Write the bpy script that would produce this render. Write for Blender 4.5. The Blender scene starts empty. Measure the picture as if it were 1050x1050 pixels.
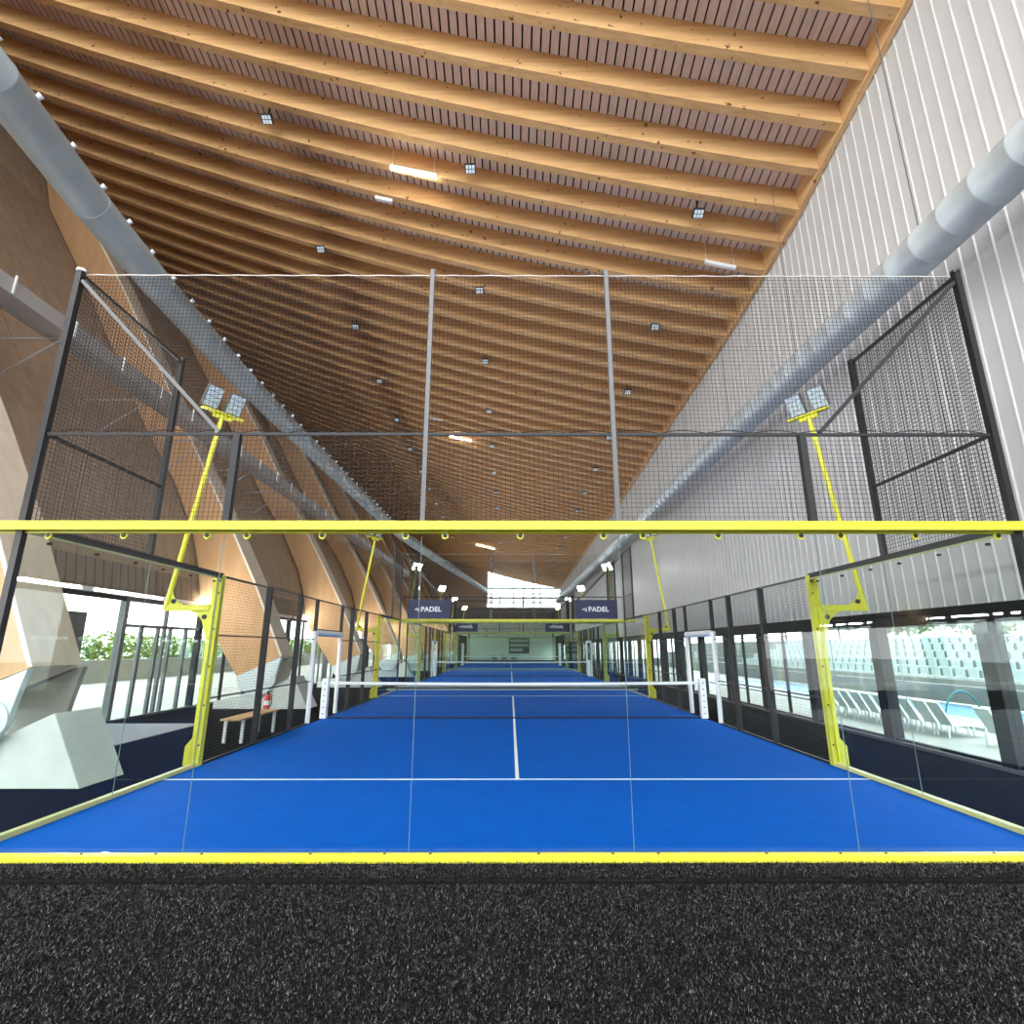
import bpy, bmesh, math, random
import numpy as np
from mathutils import Vector, Matrix
random.seed(7)
scene = bpy.context.scene
COL = scene.collection

# ------------------------------------------------------------------ materials
def srgb(r, g, b):
    def f(c):
        c /= 255.0
        return c / 12.92 if c <= 0.04045 else ((c + 0.055) / 1.055) ** 2.4
    return (f(r), f(g), f(b), 1.0)

def new_mat(name):
    m = bpy.data.materials.new(name)
    m.use_nodes = True
    nt = m.node_tree
    b = nt.nodes['Principled BSDF']
    return m, nt, b

def plain(name, col, rough=0.5, metal=0.0, spec=0.5, noise=0.0, nscale=20.0, bump=0.0, emit=None, estr=0.0):
    m, nt, b = new_mat(name)
    b.inputs['Base Color'].default_value = col
    b.inputs['Roughness'].default_value = rough
    b.inputs['Metallic'].default_value = metal
    b.inputs['Specular IOR Level'].default_value = spec
    if emit:
        b.inputs['Emission Color'].default_value = emit
        b.inputs['Emission Strength'].default_value = estr
    if noise or bump:
        tc = nt.nodes.new('ShaderNodeTexCoord')
        n = nt.nodes.new('ShaderNodeTexNoise')
        n.inputs['Scale'].default_value = nscale
        n.inputs['Detail'].default_value = 5
        nt.links.new(tc.outputs['Object'], n.inputs['Vector'])
        if noise:
            r = nt.nodes.new('ShaderNodeValToRGB')
            c = col
            r.color_ramp.elements[0].position = 0.3
            r.color_ramp.elements[1].position = 0.7
            r.color_ramp.elements[0].color = tuple(max(0, v * (1 - noise)) for v in c[:3]) + (1,)
            r.color_ramp.elements[1].color = tuple(min(1, v * (1 + noise)) for v in c[:3]) + (1,)
            nt.links.new(n.outputs['Fac'], r.inputs['Fac'])
            nt.links.new(r.outputs['Color'], b.inputs['Base Color'])
        if bump:
            bp = nt.nodes.new('ShaderNodeBump')
            bp.inputs['Strength'].default_value = bump
            bp.inputs['Distance'].default_value = 0.02
            nt.links.new(n.outputs['Fac'], bp.inputs['Height'])
            nt.links.new(bp.outputs['Normal'], b.inputs['Normal'])
    return m

def wood(name, c0, c1, axis='X', scale=3.0, stretch=14.0, rough=0.6, knots=None, lines=None, spec=0.25):
    """grain stretched along an object axis; knots adds dark specks; lines = (axis, pitch, width, colour)"""
    m, nt, b = new_mat(name)
    b.inputs['Roughness'].default_value = rough
    b.inputs['Specular IOR Level'].default_value = spec
    tc = nt.nodes.new('ShaderNodeTexCoord')
    mp = nt.nodes.new('ShaderNodeMapping')
    s = {'X': (1 / stretch, 1, 1), 'Y': (1, 1 / stretch, 1), 'Z': (1, 1, 1 / stretch)}[axis]
    mp.inputs['Scale'].default_value = tuple(v * scale for v in s)
    nt.links.new(tc.outputs['Object'], mp.inputs['Vector'])
    n = nt.nodes.new('ShaderNodeTexNoise')
    n.inputs['Scale'].default_value = 4.0
    n.inputs['Detail'].default_value = 8
    n.inputs['Roughness'].default_value = 0.65
    nt.links.new(mp.outputs['Vector'], n.inputs['Vector'])
    r = nt.nodes.new('ShaderNodeValToRGB')
    r.color_ramp.elements[0].position = 0.32
    r.color_ramp.elements[1].position = 0.68
    r.color_ramp.elements[0].color = c0
    r.color_ramp.elements[1].color = c1
    nt.links.new(n.outputs['Fac'], r.inputs['Fac'])
    out = r.outputs['Color']
    def mixin(fac, colour, out):
        mx = nt.nodes.new('ShaderNodeMix'); mx.data_type = 'RGBA'
        nt.links.new(fac, mx.inputs['Factor'])
        nt.links.new(out, mx.inputs['A'])
        mx.inputs['B'].default_value = colour
        return mx.outputs['Result']
    if knots:
        v = nt.nodes.new('ShaderNodeTexNoise')
        v.inputs['Scale'].default_value = 7.0
        v.inputs['Detail'].default_value = 1.0
        nt.links.new(tc.outputs['Object'], v.inputs['Vector'])
        rr = nt.nodes.new('ShaderNodeMapRange')
        rr.inputs['From Min'].default_value = 0.70
        rr.inputs['From Max'].default_value = 0.76
        nt.links.new(v.outputs['Fac'], rr.inputs['Value'])
        out = mixin(rr.outputs['Result'], knots, out)
    if lines:
        ax, pitch, width, colr = lines
        sp = nt.nodes.new('ShaderNodeSeparateXYZ')
        nt.links.new(tc.outputs['Object'], sp.inputs['Vector'])
        md = nt.nodes.new('ShaderNodeMath'); md.operation = 'FLOORED_MODULO'
        nt.links.new(sp.outputs[ax], md.inputs[0]); md.inputs[1].default_value = pitch
        lt = nt.nodes.new('ShaderNodeMath'); lt.operation = 'LESS_THAN'
        nt.links.new(md.outputs[0], lt.inputs[0]); lt.inputs[1].default_value = width
        out = mixin(lt.outputs[0], colr, out)
    nt.links.new(out, b.inputs['Base Color'])
    return m

def glass(name, tint, refl=1.0):
    m = bpy.data.materials.new(name); m.use_nodes = True
    nt = m.node_tree
    for n in list(nt.nodes): nt.nodes.remove(n)
    o = nt.nodes.new('ShaderNodeOutputMaterial')
    t = nt.nodes.new('ShaderNodeBsdfTransparent'); t.inputs['Color'].default_value = tint
    g = nt.nodes.new('ShaderNodeBsdfGlossy'); g.inputs['Roughness'].default_value = 0.0
    lw = nt.nodes.new('ShaderNodeLayerWeight'); lw.inputs['Blend'].default_value = 0.5
    pw = nt.nodes.new('ShaderNodeMath'); pw.operation = 'POWER'; pw.inputs[1].default_value = 5.0
    f = nt.nodes.new('ShaderNodeMath'); f.operation = 'MULTIPLY_ADD'; f.inputs[1].default_value = 0.7; f.inputs[2].default_value = 0.028
    nt.links.new(lw.outputs['Facing'], pw.inputs[0]); nt.links.new(pw.outputs[0], f.inputs[0])
    k = nt.nodes.new('ShaderNodeMath'); k.operation = 'MULTIPLY'; k.inputs[1].default_value = refl
    mx = nt.nodes.new('ShaderNodeMixShader')
    nt.links.new(f.outputs[0], k.inputs[0]); nt.links.new(k.outputs[0], mx.inputs[0])
    nt.links.new(t.outputs[0], mx.inputs[1]); nt.links.new(g.outputs[0], mx.inputs[2])
    nt.links.new(mx.outputs[0], o.inputs['Surface'])
    return m

M = {}
M['blue'] = plain('blue_turf', (0.0, 0.098, 0.50, 1), rough=0.8, spec=0.05, noise=0.06, nscale=3.0, bump=0.06)
M['line'] = plain('white_line', (0.75, 0.85, 0.85, 1), rough=0.8)
M['yellow'] = plain('yellow_paint', (0.76, 0.74, 0.05, 1), rough=0.4)
M['pale_strip'] = plain('pale_yellow_strip', (0.55, 0.58, 0.30, 1), rough=0.5)
M['cream_rail'] = plain('cream_yellow_rail', (0.62, 0.60, 0.24, 1), rough=0.45)
M['pale_trim'] = plain('pale_edge_trim', (0.66, 0.60, 0.50, 1), rough=0.6)
M['rail_grey'] = plain('grey_rail', (0.30, 0.34, 0.33, 1), rough=0.5)
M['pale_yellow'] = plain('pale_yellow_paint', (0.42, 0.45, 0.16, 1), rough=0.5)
M['black'] = plain('black_steel', (0.012, 0.012, 0.014, 1), rough=0.45)
M['grey_steel'] = plain('grey_steel', (0.12, 0.123, 0.128, 1), rough=0.5)
M['dark_grey'] = plain('dark_grey_metal', (0.032, 0.032, 0.035, 1), rough=0.55, spec=0.3)
M['wire'] = plain('black_wire', (0.012, 0.012, 0.013, 1), rough=0.6)
M['netting'] = plain('black_netting', (0.02, 0.018, 0.018, 1), rough=0.9)
M['white'] = plain('white_paint', (0.8, 0.82, 0.82, 1), rough=0.5)
M['pad'] = plain('white_padding', (0.82, 0.84, 0.86, 1), rough=0.6)
M['cord'] = plain('pale_cord', (0.7, 0.66, 0.6, 1), rough=0.8)
M['glass'] = glass('clear_glass', (0.965, 0.985, 0.975, 1), 0.8)
M['glass_green'] = glass('green_tinted_glass', (0.955, 0.988, 0.978, 1), 0.8)
M['glass_edge'] = plain('glass_edge', (0.16, 0.24, 0.26, 1), rough=0.3)
M['win_glass'] = glass('window_glass', (0.93, 0.97, 0.96, 1), 1.2)
M['beam'] = wood('glulam', srgb(196, 152, 102), srgb(224, 182, 130), 'X', 2.0, 16, 0.55, knots=srgb(110, 66, 28))
M['edge_beam'] = wood('glulam_edge', srgb(196, 154, 106), srgb(222, 184, 134), 'Y', 2.0, 20, 0.55, knots=srgb(110, 66, 28))
M['slat'] = wood('ceiling_slat', srgb(206, 186, 174), srgb(228, 208, 196), 'Y', 3.0, 10, 0.75)
M['void'] = plain('black_felt', (0.01, 0.009, 0.008, 1), rough=0.95)
M['leg'] = wood('leg_timber', srgb(180, 140, 100), srgb(198, 158, 118), 'Z', 0.8, 7, 0.6)
M['leg_edge'] = wood('leg_edge_timber', srgb(198, 184, 164), srgb(214, 200, 182), 'Z', 1.5, 12, 0.6)
M['wall_panel'] = wood('wall_panel', srgb(154, 134, 114), srgb(174, 152, 130), 'Z', 0.9, 6, 0.65, lines=('Y', 2.4, 0.02, srgb(112, 90, 72)))
M['soffit'] = wood('soffit_boards', srgb(128, 116, 104), srgb(150, 136, 122), 'Z', 1.2, 10, 0.7, lines=('Y', 0.30, 0.035, srgb(92, 80, 70)))
M['right_wall'] = plain('white_cladding', (0.565, 0.565, 0.565, 1), rough=0.45, noise=0.03, nscale=1.5)
M['duct'] = plain('duct_fabric', (0.50, 0.56, 0.58, 1), rough=0.45, metal=0.15, noise=0.10, nscale=3.0, bump=0.25)
M['duct_left'] = plain('duct_sheet', (0.30, 0.35, 0.37, 1), rough=0.5, metal=0.1, noise=0.08, nscale=3.0, bump=0.15)
M['tray'] = plain('tray_metal', (0.36, 0.335, 0.31, 1), rough=0.5)
M['concrete'] = plain('pale_concrete', (0.56, 0.60, 0.57, 1), rough=0.85, noise=0.06, nscale=4.0)
M['shoe'] = plain('pale_blue_steel', (0.58, 0.66, 0.67, 1), rough=0.45)
M['frame'] = plain('window_frame', (0.012, 0.013, 0.015, 1), rough=0.6, spec=0.2)
M['frame_grey'] = plain('window_frame_grey', (0.10, 0.11, 0.12, 1), rough=0.5)
M['navy'] = plain('banner_navy', srgb(52, 58, 92), rough=0.6)
M['letter'] = plain('banner_white', (0.85, 0.87, 0.9, 1), rough=0.6)
M['lens'] = plain('lamp_lens', (0.55, 0.66, 0.72, 1), rough=0.2)
M['lens_lit'] = plain('lit_lens', (1, 1, 1, 1), emit=(1, 1, 0.97, 1), estr=100)
M['tube_lit'] = plain('lit_tube', (1, 1, 1, 1), emit=(1, 0.9, 0.72, 1), estr=14)
M['spot_lens'] = plain('spot_lens', (0.42, 0.5, 0.54, 1), rough=0.2, emit=(0.8, 0.95, 1, 1), estr=0.12)
M['red'] = plain('red_paint', (0.6, 0.02, 0.03, 1), rough=0.35)
M['bench_wood'] = wood('bench_wood', srgb(190, 150, 105), srgb(214, 178, 130), 'Y', 3, 10)
M['mat'] = plain('grey_mat', (0.17, 0.18, 0.21, 1), rough=0.9, noise=0.12, nscale=12)
M['deck'] = plain('pool_deck', (0.20, 0.215, 0.20, 1), rough=0.8, noise=0.05, nscale=2)
M['pave'] = plain('pale_paving', (0.33, 0.34, 0.31, 1), rough=0.85, noise=0.05, nscale=0.8)
M['water'] = plain('pool_water', (0.01, 0.13, 0.30, 1), rough=0.25, spec=0.2, bump=0.4, nscale=6)
M['lane'] = plain('lane_white', (0.38, 0.44, 0.43, 1), rough=0.5)
M['lounger'] = plain('lounger_plastic', (0.62, 0.68, 0.67, 1), rough=0.5)
M['stand'] = plain('stand_concrete', (0.14, 0.16, 0.155, 1), rough=0.85, noise=0.06, nscale=1.5)
M['seat'] = plain('stand_seat', (0.32, 0.40, 0.40, 1), rough=0.5)
M['canvas'] = plain('white_canvas', (0.6, 0.61, 0.61, 1), rough=0.7)
M['leaf'] = plain('leaf', (0.20, 0.34, 0.06, 1), rough=0.6, noise=0.45, nscale=2.2)
M['leaf_dark'] = plain('leaf_dark', (0.08, 0.17, 0.04, 1), rough=0.6, noise=0.45, nscale=1.5)
M['bark'] = plain('bark', (0.10, 0.07, 0.05, 1), rough=0.9)
M['render'] = plain('building_render', (0.42, 0.42, 0.42, 1), rough=0.8)
M['pane_dark'] = plain('dark_pane', (0.06, 0.08, 0.09, 1), rough=0.2)
M['end_wall'] = plain('end_wall_paint', (0.66, 0.72, 0.68, 1), rough=0.8)
M['end_band'] = plain('end_band', (0.14, 0.13, 0.125, 1), rough=0.8)
M['board'] = plain('board_dark', (0.10, 0.11, 0.12, 1), rough=0.5)
M['board_row'] = plain('board_row', (0.45, 0.50, 0.48, 1), rough=0.6)

def turf_mat(name, fibre=False):
    m, nt, b = new_mat(name)
    b.inputs['Roughness'].default_value = 0.45 if fibre else 0.9
    b.inputs['Specular IOR Level'].default_value = 0.5 if fibre else 0.0
    if fibre:
        g = nt.nodes.new('ShaderNodeNewGeometry')
        r = nt.nodes.new('ShaderNodeValToRGB')
        e = r.color_ramp.elements
        e[0].position = 0.0; e[0].color = (0.003, 0.003, 0.0032, 1)
        e[1].position = 1.0; e[1].color = (0.21, 0.21, 0.21, 1)
        k = e.new(0.8); k.color = (0.009, 0.009, 0.0095, 1)
        nt.links.new(g.outputs['Random Per Island'], r.inputs['Fac'])
        nt.links.new(r.outputs['Color'], b.inputs['Base Color'])
    else:
        tc = nt.nodes.new('ShaderNodeTexCoord')
        n = nt.nodes.new('ShaderNodeTexNoise'); n.inputs['Scale'].default_value = 60; n.inputs['Detail'].default_value = 4
        nt.links.new(tc.outputs['Object'], n.inputs['Vector'])
        r = nt.nodes.new('ShaderNodeValToRGB')
        r.color_ramp.elements[0].position = 0.35; r.color_ramp.elements[0].color = (0.005, 0.005, 0.006, 1)
        r.color_ramp.elements[1].position = 0.75; r.color_ramp.elements[1].color = (0.024, 0.024, 0.026, 1)
        nt.links.new(n.outputs['Fac'], r.inputs['Fac'])
        nt.links.new(r.outputs['Color'], b.inputs['Base Color'])
    return m
M['turf'] = turf_mat('black_turf')
M['fibre'] = turf_mat('black_turf_fibre', True)

# ------------------------------------------------------------------ mesh building
class MB:
    def __init__(s): s.v = []; s.f = []; s.mi = []
    def quadbox(s, c, mi=0):
        """c: 8 corners, bottom ring then top ring (same order)"""
        b = len(s.v); s.v += [tuple(p) for p in c]
        for q in ((3, 2, 1, 0), (4, 5, 6, 7), (0, 1, 5, 4), (1, 2, 6, 5), (2, 3, 7, 6), (3, 0, 4, 7)):
            s.f.append(tuple(b + i for i in q)); s.mi.append(mi)
    def box(s, x0, x1, y0, y1, z0, z1, mi=0):
        if x0 > x1: x0, x1 = x1, x0
        if y0 > y1: y0, y1 = y1, y0
        s.quadbox([(x0, y0, z0), (x1, y0, z0), (x1, y1, z0), (x0, y1, z0),
                   (x0, y0, z1), (x1, y0, z1), (x1, y1, z1), (x0, y1, z1)], mi)
    def bar(s, p, q, w, h=None, up=(0, 0, 1), mi=0):
        h = h or w
        p, q = Vector(p), Vector(q); d = (q - p).normalized(); u = Vector(up)
        if abs(d.dot(u)) > 0.98: u = Vector((0, 1, 0))
        r = d.cross(u).normalized(); u = r.cross(d).normalized()
        c = []
        for a in (p, q):
            for sx, sy in ((-1, -1), (1, -1), (1, 1), (-1, 1)):
                c.append(a + r * (sx * w / 2) + u * (sy * h / 2))
        s.quadbox(c, mi)
    def tube(s, path, rad, n=12, mi=0, caps=True):
        P = [Vector(p) for p in path]; R = rad if isinstance(rad, (list, tuple)) else [rad] * len(P)
        b = len(s.v)
        for i, p in enumerate(P):
            d = (P[min(i + 1, len(P) - 1)] - P[max(i - 1, 0)]).normalized()
            u = Vector((0, 0, 1))
            if abs(d.dot(u)) > 0.95: u = Vector((0, 1, 0))
            r = d.cross(u).normalized(); u = r.cross(d).normalized()
            for k in range(n):
                a = 2 * math.pi * k / n
                s.v.append(tuple(p + r * (R[i] * math.cos(a)) + u * (R[i] * math.sin(a))))
        for i in range(len(P) - 1):
            for k in range(n):
                k2 = (k + 1) % n
                s.f.append((b + i * n + k, b + i * n + k2, b + (i + 1) * n + k2, b + (i + 1) * n + k)); s.mi.append(mi)
        if caps:
            s.f.append(tuple(b + k for k in reversed(range(n)))); s.mi.append(mi)
            s.f.append(tuple(b + (len(P) - 1) * n + k for k in range(n))); s.mi.append(mi)
    def prism(s, pts, ax, a0, a1, mi=0, side=None):
        """polygon pts in the two other axes extruded along ax ('X','Y','Z') from a0 to a1"""
        def mk(p, a):
            return {'X': (a, p[0], p[1]), 'Y': (p[0], a, p[1]), 'Z': (p[0], p[1], a)}[ax]
        n = len(pts); b = len(s.v)
        s.v += [mk(p, a0) for p in pts] + [mk(p, a1) for p in pts]
        s.f.append(tuple(range(b, b + n))); s.mi.append(mi)
        s.f.append(tuple(range(b + 2 * n - 1, b + n - 1, -1))); s.mi.append(mi)
        for i in range(n):
            j = (i + 1) % n
            s.f.append((b + i, b + n + i, b + n + j, b + j)); s.mi.append(mi if side is None else side)
    def sweep(s, section, stations, fn, mi=0, closed=True, caps=True):
        """section: list of pts; stations: list; fn(station, pt) -> xyz"""
        b = len(s.v); n = len(section)
        for st in stations:
            for p in section: s.v.append(tuple(fn(st, p)))
        m = n if closed else n - 1
        for i in range(len(stations) - 1):
            for k in range(m):
                k2 = (k + 1) % n
                s.f.append((b + i * n + k, b + i * n + k2, b + (i + 1) * n + k2, b + (i + 1) * n + k)); s.mi.append(mi)
        if closed and caps:
            s.f.append(tuple(b + k for k in reversed(range(n)))); s.mi.append(mi)
            s.f.append(tuple(b + (len(stations) - 1) * n + k for k in range(n))); s.mi.append(mi)
    def build(s, name, mats, parent=None, smooth=False, bevel=0.0, recalc=True):
        me = bpy.data.meshes.new(name)
        me.from_pydata(s.v, [], s.f)
        for m in (mats if isinstance(mats, list) else [mats]): me.materials.append(m)
        me.polygons.foreach_set('material_index', s.mi)
        if recalc and len(s.f) < 60000:
            bm = bmesh.new(); bm.from_mesh(me)
            bmesh.ops.recalc_face_normals(bm, faces=bm.faces)
            bm.to_mesh(me); bm.free()
        if smooth:
            me.polygons.foreach_set('use_smooth', [True] * len(me.polygons))
            if hasattr(me, 'set_sharp_from_angle'): me.set_sharp_from_angle(angle=math.radians(40))
        me.update()
        o = bpy.data.objects.new(name, me); COL.objects.link(o)
        if bevel:
            bv = o.modifiers.new('bevel', 'BEVEL'); bv.width = bevel; bv.segments = 2; bv.limit_method = 'ANGLE'
        if parent: o.parent = parent
        return o

def tag(o, label=None, cat=None, group=None, kind=None):
    if label: o['label'] = label
    if cat: o['category'] = cat
    if group: o['group'] = group
    if kind: o['kind'] = kind
    return o
def empty(name, loc=(0, 0, 0), label=None, cat=None, group=None):
    o = bpy.data.objects.new(name, None); COL.objects.link(o); o.location = loc
    o.empty_display_size = 0.2
    return tag(o, label, cat, group)
KIDS = {}
def copy_tree(o, parent=None):
    c = o.copy(); COL.objects.link(c)
    if parent: c.parent = parent
    for ch in list(o.children): copy_tree(ch, c)
    return c
def structure(name, mb, mats, label, **k):
    return tag(mb.build(name, mats, **k), label, None, None, 'structure')

STRIPS = []
ORD = ['first', 'second', 'third', 'fourth', 'fifth', 'sixth', 'seventh', 'eighth', 'ninth', 'tenth', 'eleventh', 'twelfth']

# ------------------------------------------------------------------ the hall
XR = 7.4                       # inner face of the right wall
YN, YF = -12.0, 79.0           # near and far end of the hall
ZR_Y = [-14, -6, 2, 4.3, 6.4, 8.5, 10.5, 13.5, 18, 22, 32, 43, 79]
ZR_Z = [15.6, 15.0, 13.5, 13.05, 12.6, 12.35, 12.15, 12.0, 11.85, 11.6, 11.3, 11.15, 10.2]
def zr(y): return float(np.interp(y, ZR_Y, ZR_Z))
def roof(x, y):                # underside of the beams
    d = XR - x
    return zr(y) + 0.18 * d + 0.005 * d * d
BH, BW = 0.62, 0.22
XL = -19.5

# floor
f = MB(); f.box(-10.1, XR, YN, YF, -0.12, -0.012)
structure('floor', f, M['turf'], 'black artificial turf floor of the sports hall')

# right wall: ribbed cladding above the dark lintel
RW0 = 2.48
def right_wall():
    m = MB(); b = 0
    ys = []; y = YN
    prof = []
    while y < YF:
        prof += [(y, 0.0), (y + 0.25, 0.0), (y + 0.268, 0.02), (y + 0.285, 0.02)]
        y += 0.30
    prof.append((YF, 0.0))
    n = len(prof)
    for (yy, dp) in prof:
        m.v.append((XR + 0.02 - dp, yy, RW0)); m.v.append((XR + 0.02 - dp, yy, zr(yy) + 0.3))
    for i in range(n - 1):
        m.f.append((2 * i, 2 * i + 2, 2 * i + 3, 2 * i + 1)); m.mi.append(0)
    m.box(XR + 0.03, XR + 0.3, YN, YF, RW0, 10.0)
    m.quadbox([(XR + 0.03, YN, 10), (XR + 0.3, YN, 10), (XR + 0.3, YF, 10), (XR + 0.03, YF, 10),
               (XR + 0.03, YN, 17), (XR + 0.3, YN, 17), (XR + 0.3, YF, 11.2), (XR + 0.03, YF, 11.2)])
    return structure('wall_right', m, M['right_wall'], 'tall white ribbed metal wall on the right', recalc=False)
right_wall()
m = MB(); m.box(XR - 0.03, XR + 0.3, YN, YF, 2.2, RW0)
structure('trim_1', m, M['frame'], 'dark lintel band above the right windows')
m = MB(); m.box(XR - 0.02, XR + 0.3, YN, YF, -0.1, 0.05)
structure('baseboard_right', m, M['frame_grey'], 'low grey sill under the right windows')

# right window bays
for i in range(-3, 26):
    y0 = 3.5 + 2.75 * i; y1 = y0 + 2.75
    fm = MB()
    fm.box(XR, XR + 0.22, y0 - 0.14, y0 + 0.14, 0.05, 2.2)
    fm.box(XR + 0.05, XR + 0.12, y0 + 0.14, y1 - 0.14, 0.05, 0.10)
    if i > 1: fm.box(XR + 0.05, XR + 0.12, (y0 + y1) / 2 - 0.03, (y0 + y1) / 2 + 0.03, 0.05, 2.2)
    w = structure('window_%d' % (i + 4), fm, M['frame'], 'full height window bay in the right wall')
    g = MB(); g.box(XR + 0.10, XR + 0.11, y0 + 0.14, y1 - 0.14, 0.10, 2.2)
    g.build('glass_pane', M['win_glass'], w)

# left: window strip, soffit and leaning timber wall
def inner(z):   # inner edge of the legs
    return float(np.interp(z, [1.0, 1.55, 3.85, 5.5, 6.9, 8.9, 10.5, 12.8, 15.3, 18.1, 22],
                              [-6.95, -7.15, -8.25, -9.15, -9.95, -11.1, -12.0, -13.3, -14.75, -16.5, -18.8]))
def outer(z):
    return float(np.interp(z, [0.9, 2.16, 2.97, 4.4, 5.5, 7.2, 8.9, 12.8, 15.3, 18.1, 22],
                              [-8.45, -9.34, -9.85, -10.15, -10.5, -11.35, -12.5, -14.7, -16.1, -17.8, -19]))
WZ = [3.2, 4.0, 4.4, 5.0, 5.5, 6.2, 7.2, 8, 8.9, 10, 11.4, 12.8, 14, 15.3, 16.7, 18.1, 20, 24]
def left_wall():
    m = MB()
    sec = [(-10.12 if z == 3.2 else outer(z) - 0.07, z) for z in WZ]
    m.sweep(sec, [YN, 0, 20, 40, 60, YF], lambda st, p: (p[0], st, p[1]), closed=False)
    sec2 = [(x - 0.25, z) for x, z in sec]
    m.sweep(sec2, [YN, 0, 20, 40, 60, YF], lambda st, p: (p[0], st, p[1]), closed=False)
    return structure('wall_left', m, M['wall_panel'], 'leaning brown panelled timber wall on the left', recalc=False)
left_wall()
m = MB(); m.box(-10.3, -10.06, YN, YF, 3.08, 3.26)
structure('trim_2', m, M['soffit'], 'brown head board over the left windows')
m = MB(); m.sweep([(-10.04, 3.26), (-10.2, 4.35), (-10.3, 4.35), (-10.3, 3.26)], [YN, YF], lambda s_, p: (p[0], s_, p[1]))
structure('trim_3', m, M['soffit'], 'vertical boarding above the left windows')
m = MB(); m.box(-10.3, -10.05, YN, YF, -0.1, 0.05)
structure('baseboard_left', m, M['frame_grey'], 'low grey sill under the left windows')
lefty = [-12, -8.3, -4.6, -0.9, 2.4, 5.7, 9.2, 12.9, 16.6, 20.3, 24, 27.7, 31.4, 35.1, 38.8, 42.5, 46.2, 49.9, 53.6, 57.3, 61, 64.7, 68.4, 72.1, 75.8, 79]
for i in range(len(lefty) - 1):
    y0, y1 = lefty[i], lefty[i + 1]
    fm = MB()
    fm.box(-10.25, -10.08, y0 - 0.07, y0 + 0.07, 0.05, 3.1)
    fm.box(-10.2, -10.1, y0 + .07, y1 - .07, 2.98, 3.1)
    if i >= 6 and i % 2 == 0:
        for k in (0.22, 0.42, 0.5, 0.58, 0.8):
            yy = y0 + (y1 - y0) * k
            fm.box(-10.2, -10.12, yy - 0.05, yy + 0.05, 0.05, 2.4 if k != 0.5 else 2.98)
        fm.box(-10.2, -10.12, y0 + .07, y1 - .07, 2.32, 2.40)
        mt = M['frame_grey']
    elif i >= 6:
        yy = (y0 + y1) / 2; fm.box(-10.2, -10.12, yy - 0.04, yy + 0.04, 0.05, 2.98); mt = M['frame']
    else:
        mt = M['frame']
    w = structure('window_%d' % (40 + i), fm, mt, 'tall glazed bay in the left wall')
    g = MB(); g.box(-10.17, -10.16, y0 + 0.07, y1 - 0.07, 0.05, 2.98)
    g.build('glass_pane', M['win_glass'], w)
m = MB(); m.box(-10.06, -9.98, 6.0, 7.7, 0.0, 2.6)
m.box(-9.98, -9.94, 6.08, 6.80, 0.05, 2.5); m.box(-9.98, -9.94, 6.90, 7.62, 0.05, 2.5)
structure('door_1', m, M['frame_grey'], 'dark double door in the left window strip')

# ceiling: slats running along the hall under a black lining
YS = [-12, -6, -2, 0, 2, 3.2, 4.3, 5.4, 6.4, 7.5, 8.5, 9.5, 10.5, 12, 13.5, 16, 18, 22, 27, 32, 38, 43, 55, 67, 79]
m = MB()
x = XR - 0.05
pitch = 0.212
while x > XL:
    sec = [(x, 0.0), (x - pitch + 0.042, 0.0), (x - pitch + 0.042, 0.05), (x, 0.05)]
    m.sweep(sec, YS, lambda st, p: (p[0], st, roof(p[0], st) + BH + p[1]))
    x -= pitch
structure('ceiling', m, M['slat'], 'grey brown slatted timber ceiling between the beams')
m = MB()
xs = [XR + 0.3 - (XR + 0.3 - XL) * k / 16 for k in range(17)]
m.sweep([(x_, 0) for x_ in xs] , YS, lambda st, p: (p[0], st, roof(min(p[0], XR), st) + BH + 0.16), closed=False)
structure('ceiling_lining', m, M['void'], 'black lining seen between the ceiling slats', recalc=False)

# roof beams
bx = [XR - 0.12 - (XR - 0.12 - XL) * k / 28 for k in range(29)]
def beam_mesh(y):
    m = MB()
    sec = [(0, 0), (BW, 0), (BW, BH), (0, BH)]
    m.sweep(sec, bx, lambda st, p: (st, y + p[0], roof(st, y) + p[1]))
    return m
ys_beam = [-7.2 + 1.045 * k for k in range(9)]          # up to the first one seen
yb = 2.25 - 0.0; n_vis = 0
beams_y = [y for y in [-7.0, -5.95, -4.9, -3.85, -2.8, -1.75, -0.7, 0.3, 1.25]] + [2.20 + 1.02 * k for k in range(75)]
for y in beams_y:
    if y > YF - 0.3: break
    o = beam_mesh(y).build('roof_beam', M['beam'])
    if y < 2: lab = 'glued timber roof beam overhead near the end of the hall'
    else:
        n_vis += 1
        lab = 'curved glued timber roof beam, number %d counted from the top of the view' % n_vis
    tag(o, lab, None, 'glued timber roof beams', 'structure')
m = MB()
m.sweep([(-0.13, -0.02), (0.0, -0.02), (0.0, BH), (-0.13, BH)], YS, lambda st, p: (XR + p[0], st, roof(XR, st) + p[1]))
structure('edge_beam', m, M['edge_beam'], 'timber edge beam along the top of the right wall')

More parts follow.
